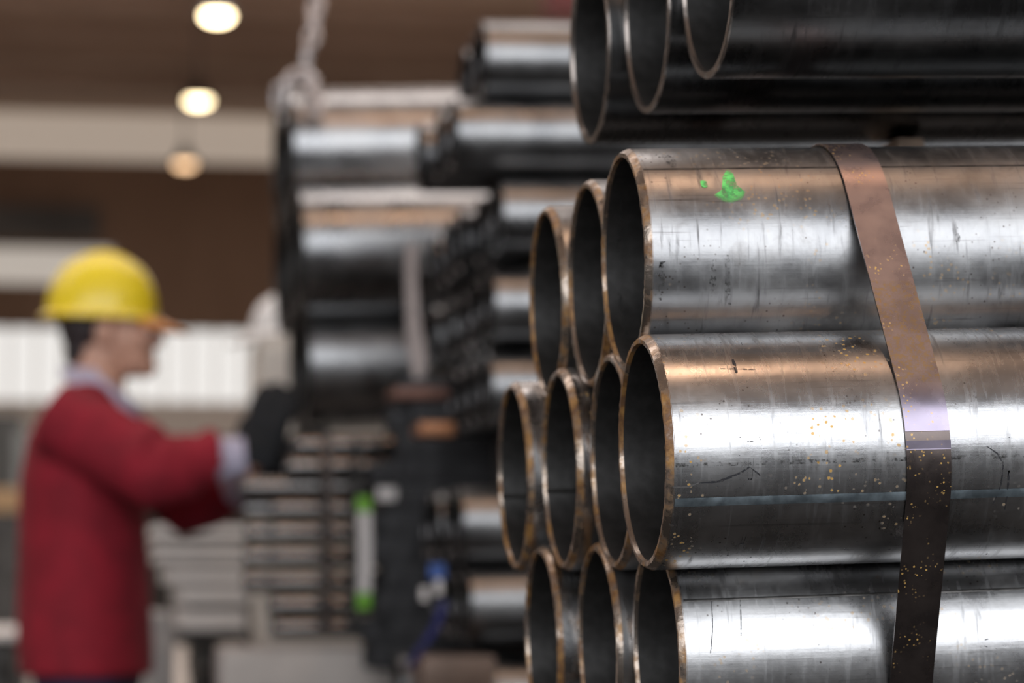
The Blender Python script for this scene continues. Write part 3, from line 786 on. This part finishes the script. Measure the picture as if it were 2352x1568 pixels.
# small labels and blue lashing among the dark tubes
def card(px, py, w, h, Z, mat, name, label, cat='label'):
    bm = bmesh.new(); add_box(bm, (0, 0, 0), (w, .002, h), None, .0006)
    return tag(finish(bm, name, mat, None, Matrix.Translation(at(px, py, Z))), label, cat)
card(1004, 1312, .028, .026, 4.98, M_BLUETAG, 'paper_label', 'small blue label hanging among dark pipe ends')
card(1007, 1346, .013, .030, 4.985, M_TAGW, 'paper_label', 'small pale label just under the blue one')
card(974, 1364, .012, .024, 4.985, M_TAGW, 'paper_label', 'small pale label left of and below the blue one')
card(888, 1134, .038, .026, 5.60, M_TAGW, 'paper_label', 'small white label right of the green tag top')
ribbon([at(1020, 1380, 4.97), at(1000, 1440, 4.97), at(965, 1490, 4.97), at(940, 1530, 4.97)], .014, .003, 'lashing_strap', M_BLUE, 'dark blue lashing strap hanging diagonally below the labels', 'strap', (1, .16, 0))
# brown rusty flat bars on the square tubes
slab('rusty_bar', 965, 1045, 968, 1000, 5.20, .12, simple('rusty_flat', (.30, .13, .06), .4, .6, .3, 30), 'short rusty orange bar among the black tube ends', 'bar', .003)
slab('rusty_bar', 905, 1030, 888, 915, 5.22, .12, simple('rusty_dark_flat', (.14, .065, .045), .5, .5, .3, 30), 'dark rusty bar above the orange one by the black tubes', 'bar', .003)
slab('steel_box_beam', 970, 1140, 1506, 1620, 4.90, .16, simple('brown_box_beam', (.13, .085, .062), .4, .5, .3, 12), 'brown box beam end low behind the near bundle', 'beam', .008)
# ------------------------------------------------------------------ objects at the back left
lk = empty('metal_locker', HALL @ Matrix.Translation((at(600, 770, 8.0).dot(HA)+.20, at(600, 770, 8.0).dot(HB)+.25, 0)))
LH = at(600, 772, 8.0).z
box('carcass', (0, 0, LH/2+.05), (.40, .45, LH-.1), M_CREAM, lk, None, .006)
box('door', (0, -.235, LH/2+.05), (.38, .02, LH-.16), M_CREAM, lk, None, .004)
box('plinth', (0, 0, .05), (.38, .43, .1), M_RACK, lk)
tag(lk, 'cream locker behind the left end of the large pipes', 'locker')
def dome(bm, L, Wd, Hh, n=40, m=12, crown=.0):
    rings = []
    for j in range(m+1):
        f = j/m; a = f*math.pi/2
        rr = math.cos(a)**.72; z = Hh*math.sin(a)
        if j == m: rr = .001
        rings.append([bm.verts.new((L/2*rr*math.cos(2*math.pi*k/n), Wd/2*rr*math.sin(2*math.pi*k/n), z)) for k in range(n)])
    for A, B in zip(rings, rings[1:]):
        for k in range(n): bm.faces.new((A[k], A[(k+1) % n], B[(k+1) % n], B[k]))
    bm.faces.new(rings[-1]); return rings
def helmet(root, mshell, mpeak, L=.25, Wd=.215, Hh=.155, sgn=1):
    bm = bmesh.new(); dome(bm, L, Wd, Hh)
    n = 40; # flared rim all round
    A = [bm.verts.new((L/2*math.cos(2*math.pi*k/n), Wd/2*math.sin(2*math.pi*k/n), 0)) for k in range(n)]
    B = [bm.verts.new(((L/2+.016)*math.cos(2*math.pi*k/n), (Wd/2+.014)*math.sin(2*math.pi*k/n), -.012)) for k in range(n)]
    C = [bm.verts.new(((L/2+.012)*math.cos(2*math.pi*k/n), (Wd/2+.010)*math.sin(2*math.pi*k/n), -.017)) for k in range(n)]
    D_ = [bm.verts.new(((L/2-.004)*math.cos(2*math.pi*k/n), (Wd/2-.004)*math.sin(2*math.pi*k/n), -.004)) for k in range(n)]
    for P, Q in ((A, B), (B, C), (C, D_)):
        for k in range(n): bm.faces.new((P[k], P[(k+1) % n], Q[(k+1) % n], Q[k]))
    # crown ridge
    add_tube(bm, [(L/2*.92*math.cos(a), 0, Hh*math.sin(a)*.985+.001) for a in [math.radians(20+i*10) for i in range(15)]], [(.004 + .007*math.sin(math.pi*(i+.5)/15)) for i in range(15)], 10)
    sh = finish(bm, 'helmet_shell', mshell, root)
    bm = bmesh.new(); up_, dn = [], []
    for i in range(17):
        a = math.radians(-48+6*i); e = .050*math.cos(a*1.75)**1.0 if abs(a*1.75) < math.pi/2 else 0
        xo, yo = (L/2+.008)*math.cos(a), (Wd/2+.006)*math.sin(a)
        r_in = Vector((sgn*xo*.97, yo*.97, -.006)); r_out = Vector((sgn*(xo+e+.01), yo*1.02, -.022-e*.25))
        up_.append((bm.verts.new(r_in), bm.verts.new(r_out))); dn.append((bm.verts.new(r_in-Vector((0, 0, .006))), bm.verts.new(r_out-Vector((0, 0, .005)))))
    for i in range(16):
        bm.faces.new((up_[i][0], up_[i][1], up_[i+1][1], up_[i+1][0])); bm.faces.new((dn[i][0], dn[i+1][0], dn[i+1][1], dn[i][1]))
        bm.faces.new((up_[i][1], dn[i][1], dn[i+1][1], up_[i+1][1])); bm.faces.new((up_[i][0], up_[i+1][0], dn[i+1][0], dn[i][0]))
    finish(bm, 'helmet_peak', mpeak, root)
    return sh
hp_ = at(668, 752, 8.22)
hh = empty('hard_hat', Matrix.Translation((hp_.x, 8.22, LH+.030)) @ Matrix.Rotation(TH, 4, 'Z'))
tag(hh, 'white hard hat lying on the cream locker, half hidden by the large pipes', 'hard hat')
helmet(hh, M_WHITE, M_WHITE, .24, .20, .115, -1)
# far floor objects
def cab(px0, px1, pyt, Z, dep, mat, name, label, cat):
    A = at(px0, pyt, Z); B = at(px1, pyt, Z); w = (B.x-A.x)/HA.x
    r = empty(name, HALL @ Matrix.Translation((A.dot(HA)+w/2, A.dot(HB)+dep/2, 0))); hgt = A.z
    box('body', (0, 0, hgt/2+.05), (w, dep, hgt-.1), mat, r, None, .02); box('plinth', (0, 0, .05), (w*.9, dep*.9, .1), M_RACK, r)
    box('door', (0, -dep/2-.011, hgt/2+.05), (w*.84, .02, hgt*.72), mat, r, None, .006); return tag(r, label, cat)
M_DKGRN = simple('dark_machine_paint', (.05, .05, .045), .55, 0, .2, 3); M_GREYP = simple('grey_green_paint', (.20, .21, .20), .55, 0, .2, 3)
M_GREYP2 = simple('pale_grey_enamel', (.42, .40, .38), .6, 0, .1, 3)
M_OCHRE = simple('ochre_board', (.38, .24, .12), .7, 0, .2, 3)
cab(-60, 52, 950, 26, 1.0, M_DKGRN, 'machine_cabinet', 'dark machine cabinet at the left edge behind the worker', 'cabinet')
cab(34, 64, 985, 24, .4, M_GREYP, 'machine_cabinet', 'narrow grey-green cabinet just behind the worker\'s back', 'cabinet')
cr_ = empty('wooden_crate', HALL @ Matrix.Translation((at(-40, 1120, 18).dot(HA)+.12, at(-40, 1120, 18).dot(HB)+.3, 0)))
zt = at(0, 1120, 18).z; zb_ = at(0, 1175, 18).z
box('crate_box', (0, 0, (zt+zb_)/2), (.40, .5, zt-zb_), M_OCHRE, cr_, None, .01); box('crate_stand', (0, 0, zb_/2), (.36, .46, zb_-.002), M_RACK, cr_)
tag(cr_, 'ochre wooden crate on a dark stand at the left picture edge', 'crate')
slab('floor_plate', -40, 60, 1452, 1470, 9.0, 1.2, M_PALE_PAINT, 'pale plate on the floor rack at the lower left corner', 'plate', .004)
p = at(10, 1470, 9.5); trestle(p.dot(HA), p.dot(HB), p.z-.002, .9, 'low steel trestle under the pale corner plate')
cab(334, 402, 1405, 7.5, .3, M_GREYP2, 'metal_cabinet', 'low pale grey cabinet right beside the worker\'s jacket hem', 'cabinet')
# ------------------------------------------------------------------ the worker
PX = 6.2/FPX
def wx(px): return (px-205)*PX
def wz(py): return CAMZ + (1315-py)*PX
wroot_loc = Vector(((205-1176)*PX, 6.22, 0))
man = bmesh.new()
def limb(bm, pts, rad, n=14): add_tube(bm, pts, [(r, r) if not isinstance(r, tuple) else r for r in rad], n)
HX, HZ = wx(255), wz(760)
# head: skull, face wedge, jaw, nose, brow, lips, ears
add_ball(man, (HX-.012, 0, HZ+.052), (.098, .076, .098)); add_ball(man, (HX+.022, 0, HZ-.005), (.074, .063, .088))
add_ball(man, (HX+.040, 0, HZ-.058), (.050, .048, .042)); add_ball(man, (HX+.072, 0, HZ-.078), (.024, .026, .022))
add_ball(man, (wx(345), 0, HZ+.022), (.022, .050, .014)); add_ball(man, (wx(336), 0, HZ-.052), (.018, .026, .010)); add_ball(man, (wx(335), 0, HZ-.066), (.017, .024, .009))
add_tube(man, [(wx(338), 0, HZ+.020), (wx(350), 0, HZ+.002), (wx(362), 0, HZ-.018), (wx(345), 0, HZ-.028)], [.010, .012, .014, .010], 10)
for s in (-1, 1):
    add_ball(man, (HX-.012, s*.076, HZ-.004), (.020, .010, .033), Matrix.Rotation(.2, 3, 'Y')); add_ball(man, (wx(328), s*.033, HZ-.012), (.024, .022, .018))
limb(man, [(HX-.035, 0, HZ-.03), (wx(220), 0, wz(890)), (wx(205), 0, wz(950))], [.060, .060, .070], 18)
# trunk and legs
add_loft(man, [(wx(205), 0, .84, .10, .15), (wx(200), 0, .95, .105, .155), (wx(200), 0, 1.1, .10, .145), (wx(195), 0, 1.25, .115, .165), (wx(195), 0, 1.36, .105, .185), (wx(205), 0, 1.42, .07, .12)])
for s in (-1, 1):
    limb(man, [(wx(205), s*.09, .90), (wx(215)+(.03 if s < 0 else -.02), s*.10, .48), (wx(200)+(.04 if s < 0 else -.06), s*.11, .08)], [.088, .058, .040])
    limb(man, [(wx(200)+(.04 if s < 0 else -.06), s*.11, .06), (wx(200)+(.16 if s < 0 else .06), s*.12, .035)], [.040, .030])
RS, RE, RW = Vector((wx(165), -.185, wz(965))), Vector((wx(392), -.235, wz(1080))), Vector((wx(572), -.225, wz(1056)))
LS, LE, LW = Vector((wx(195), .185, wz(965))), Vector((wx(420), .20, wz(1135))), Vector((wx(575), .02, wz(1105)))
for A, B, C in ((RS, RE, RW), (LS, LE, LW)):
    limb(man, [A, A.lerp(B, .5), B, B.lerp(C, .5), C, C.lerp(C+(C-B), .12)], [.056, .050, .042, .038, .029, .030])
# hands: palm and five fingers, raised against the pipe end
def hand(bm, w, fwd, upv, side, sc=1.0, infl=0.0):
    """w wrist, fwd towards the fingers, side = thumb side, upv = palm normal"""
    fwd = fwd.normalized(); side = (side-fwd*side.dot(fwd)).normalized(); nrm = fwd.cross(side)
    if nrm.dot(upv) < 0: nrm = -nrm
    P = lambda a, b_, c: w+fwd*a*sc+side*b_*sc+nrm*c*sc
    for t in (-.030, -.010, .010, .028):
        add_tube(bm, [P(-.01, t*.6, 0), P(.03, t*.9, 0), P(.085, t, .002)], [.016+infl, .017+infl, .013+infl], 10)
    for j, (t, L) in enumerate(((.032, .070), (.011, .080), (-.011, .074), (-.032, .058))):
        f1 = P(.085, t, .002); f2 = P(.085+L*.45, t*1.12, .010); f3 = P(.085+L*.75, t*1.18, .026); f4 = P(.085+L*.92, t*1.2, .044)
        add_tube(bm, [f1, f2, f3, f4], [.0105+infl, .0098+infl, .009+infl, .0075+infl], 10)
    add_tube(bm, [P(.01, .028, .004), P(.035, .050, .016), P(.062, .062, .030), P(.082, .062, .042)], [.014+infl, .012+infl, .0105+infl, .008+infl], 10)
hR = (RW+Vector((.038, -.005, -.012)), Vector((.22, .0, .97)), Vector((.35, .9, 0)), Vector((-.9, .35, .1)))
hL = (LW+Vector((.030, 0, .0)), Vector((.62, .0, .72)), Vector((1, .2, 0)), Vector((-.3, -1, .2)))
hand(man, *hR); hand(man, *hL)
W_ = finish(man, 'person', M_SKIN, None, Matrix.Translation(wroot_loc))
remesh(W_, .0045, 3)
tag(W_, 'worker in yellow hard hat, crimson jacket and black gloves, reaching to the pipe ends', 'person')
# eyes
for s in (-1, 1):
    bm = bmesh.new(); add_ball(bm, (wx(346), s*.033, HZ+.006), (.011, .011, .009)); finish(bm, 'eye', M_WHITE, W_)
bm = bmesh.new(); add_ball(bm, (wx(342), -.034, HZ+.030), (.020, .020, .005)); add_ball(bm, (wx(342), .034, HZ+.030), (.020, .020, .005)); finish(bm, 'eyebrows', M_HAIR, W_)
# stubble is part of the skin; hair at the back and sides
bm = bmesh.new()
add_ball(bm, (wx(192), 0, HZ+.020), (.062, .081, .075)); add_ball(bm, (wx(183), 0, HZ-.038), (.040, .060, .052)); add_ball(bm, (wx(232), 0, HZ+.058), (.088, .082, .040))
for s in (-1, 1): add_ball(bm, (wx(232), s*.068, HZ+.022), (.016, .012, .040))
h = finish(bm, 'hair', M_HAIR, W_); remesh(h, .006, 3)
# jacket
bm = bmesh.new()
add_loft(bm, [(wx(203), 0, wz(1545), .143, .215), (wx(198), 0, wz(1480), .146, .212), (wx(194), 0, wz(1350), .143, .205), (wx(190), 0, wz(1220), .138, .205), (wx(186), 0, wz(1100), .132, .215), (wx(188), 0, wz(1010), .118, .222), (wx(192), 0, wz(960), .100, .205), (wx(198), 0, wz(915), .078, .140), (wx(204), 0, wz(880), .058, .085)], 36)
for A, B, C in ((RS, RE, RW), (LS, LE, LW)):
    e = C + (B-C).normalized()*.058
    limb(bm, [A+Vector((-.015, 0, .0)), A.lerp(B, .3)+Vector((0, 0, -.005)), A.lerp(B, .65)+Vector((0, 0, -.010)), B+Vector((0, 0, -.014)), B.lerp(e, .35)+Vector((0, 0, -.006)), B.lerp(e, .75), e], [.082, .084, .080, .080, .072, .058, .048], 22)
for i in range(7):      # cloth folds on the sleeves
    for A, B in ((RS, RE), (RE, RW)):
        f = (i+1)/8*(1 if A is RS else .76); c = A.lerp(B, f); dv = (B-A).normalized(); s_ = dv.cross(Vector((0, 1, .3))).normalized()
        rr = .074 if A is RS else .074-.028*f
        add_tube(bm, [c+dv*.02*math.sin(i*1.7)+(s_*math.cos(t)+dv.cross(s_)*math.sin(t))*rr+dv*(t-i)*.008 for t in [k*.5+i for k in range(7)]], [.003, .008, .011, .012, .010, .007, .003], 8)
jk = finish(bm, 'jacket', M_RED, W_); remesh(jk, .008, 5)
# shirt collar and cuffs
def sheet_ring(secs, name, mat, t=.004):
    bm = bmesh.new(); n = 40; O_ = []; I_ = []
    for c, ax, ay, ex, ey in secs:
        c = Vector(c)
        O_.append([bm.verts.new(c+ax*ex*math.cos(2*math.pi*k/n)+ay*ey*math.sin(2*math.pi*k/n)) for k in range(n)])
        I_.append([bm.verts.new(c+ax*(ex-t)*math.cos(2*math.pi*k/n)+ay*(ey-t)*math.sin(2*math.pi*k/n)) for k in range(n)])
    for L in (O_, I_):
        for A, B in zip(L, L[1:]):
            for k in range(n): bm.faces.new((A[k], A[(k+1) % n], B[(k+1) % n], B[k]))
    for A, B in ((O_[0], I_[0]), (O_[-1], I_[-1])):
        for k in range(n): bm.faces.new((A[k], A[(k+1) % n], B[(k+1) % n], B[k]))
    return finish(bm, name, mat, W_)
tl = Vector((math.cos(.72), 0, -math.sin(.72))); yv = Vector((0, 1, 0))      # collar slopes down towards the chest
cc = Vector((wx(235), 0, wz(905)))
upn = Vector((math.sin(.72), 0, math.cos(.72)))
co = sheet_ring([(cc-upn*.026, tl, yv, .115, .105), (cc-upn*.006, tl, yv, .102, .092), (cc+upn*.014, tl, yv, .092, .080), (cc+upn*.030, tl, yv, .086, .074)], 'shirt_collar', M_SHIRT, .008)
for (B, C, lb) in ((RE, RW, 'right'), (LE, LW, 'left')):
    dv = (C-B).normalized(); s_ = dv.cross(Vector((0, 1, 0))).normalized(); t_ = dv.cross(s_)
    e = C-dv*.045
    sheet_ring([(e-dv*.01, s_, t_, .046, .044), (e+dv*.030, s_, t_, .043, .041), (e+dv*.058, s_, t_, .039, .038)], 'shirt_cuff', M_SHIRT)
# trousers, boots, gloves
bm = bmesh.new()
add_loft(bm, [(wx(205), 0, .80, .115, .165), (wx(203), 0, .88, .125, .180), (wx(200), 0, .97, .118, .175)], 28)
for s in (-1, 1):
    limb(bm, [(wx(205), s*.09, .90), (wx(205), s*.095, .78), (wx(215)+(.03 if s < 0 else -.02), s*.10, .48), (wx(200)+(.04 if s < 0 else -.06), s*.11, .10)], [.095, .10, .082, .075], 20)
t_ = finish(bm, 'trousers', M_NAVY, W_); remesh(t_, .01, 4)
for s in (-1, 1):
    x_ = wx(200)+(.04 if s < 0 else -.06); bm = bmesh.new()
    add_tube(bm, [(x_, s*.11, .20), (x_, s*.11, .10), (x_+.01, s*.11, .055)], [.062, .060, .058], 16)
    add_tube(bm, [(x_-.06, s*.11, .050), (x_, s*.112, .050), (x_+.10, s*.118, .050), (x_+.17, s*.124, .042), (x_+.19, s*.125, .038)], [(.040, .048), (.046, .048), (.050, .048), (.046, .040), (.03, .03)], 16, flat=(0, 1, 0))
    bt = finish(bm, 'boot', M_BOOT, W_); remesh(bt, .008, 2)
for hd, nm in ((hR, 'glove'), (hL, 'glove')):
    bm = bmesh.new(); hand(bm, *hd, 1.06, .0075)
    w, f = hd[0], hd[1].normalized()
    add_tube(bm, [w-f*.010, w+f*.01, w+f*.05], [(.040, .034), (.040, .032), (.040, .028)], 16)
    gl = finish(bm, nm, M_GLOVE, W_); remesh(gl, .0045, 2)
# helmet on the head
hm = empty('helmet', Matrix.Translation((wx(226), 0, wz(716))) @ Matrix.Rotation(math.radians(2), 4, 'Y'))
hm.parent = W_
helmet(hm, M_YEL, M_ORG, .245, .215, wz(580)-wz(716), 1)
hm.name = 'hard_hat'
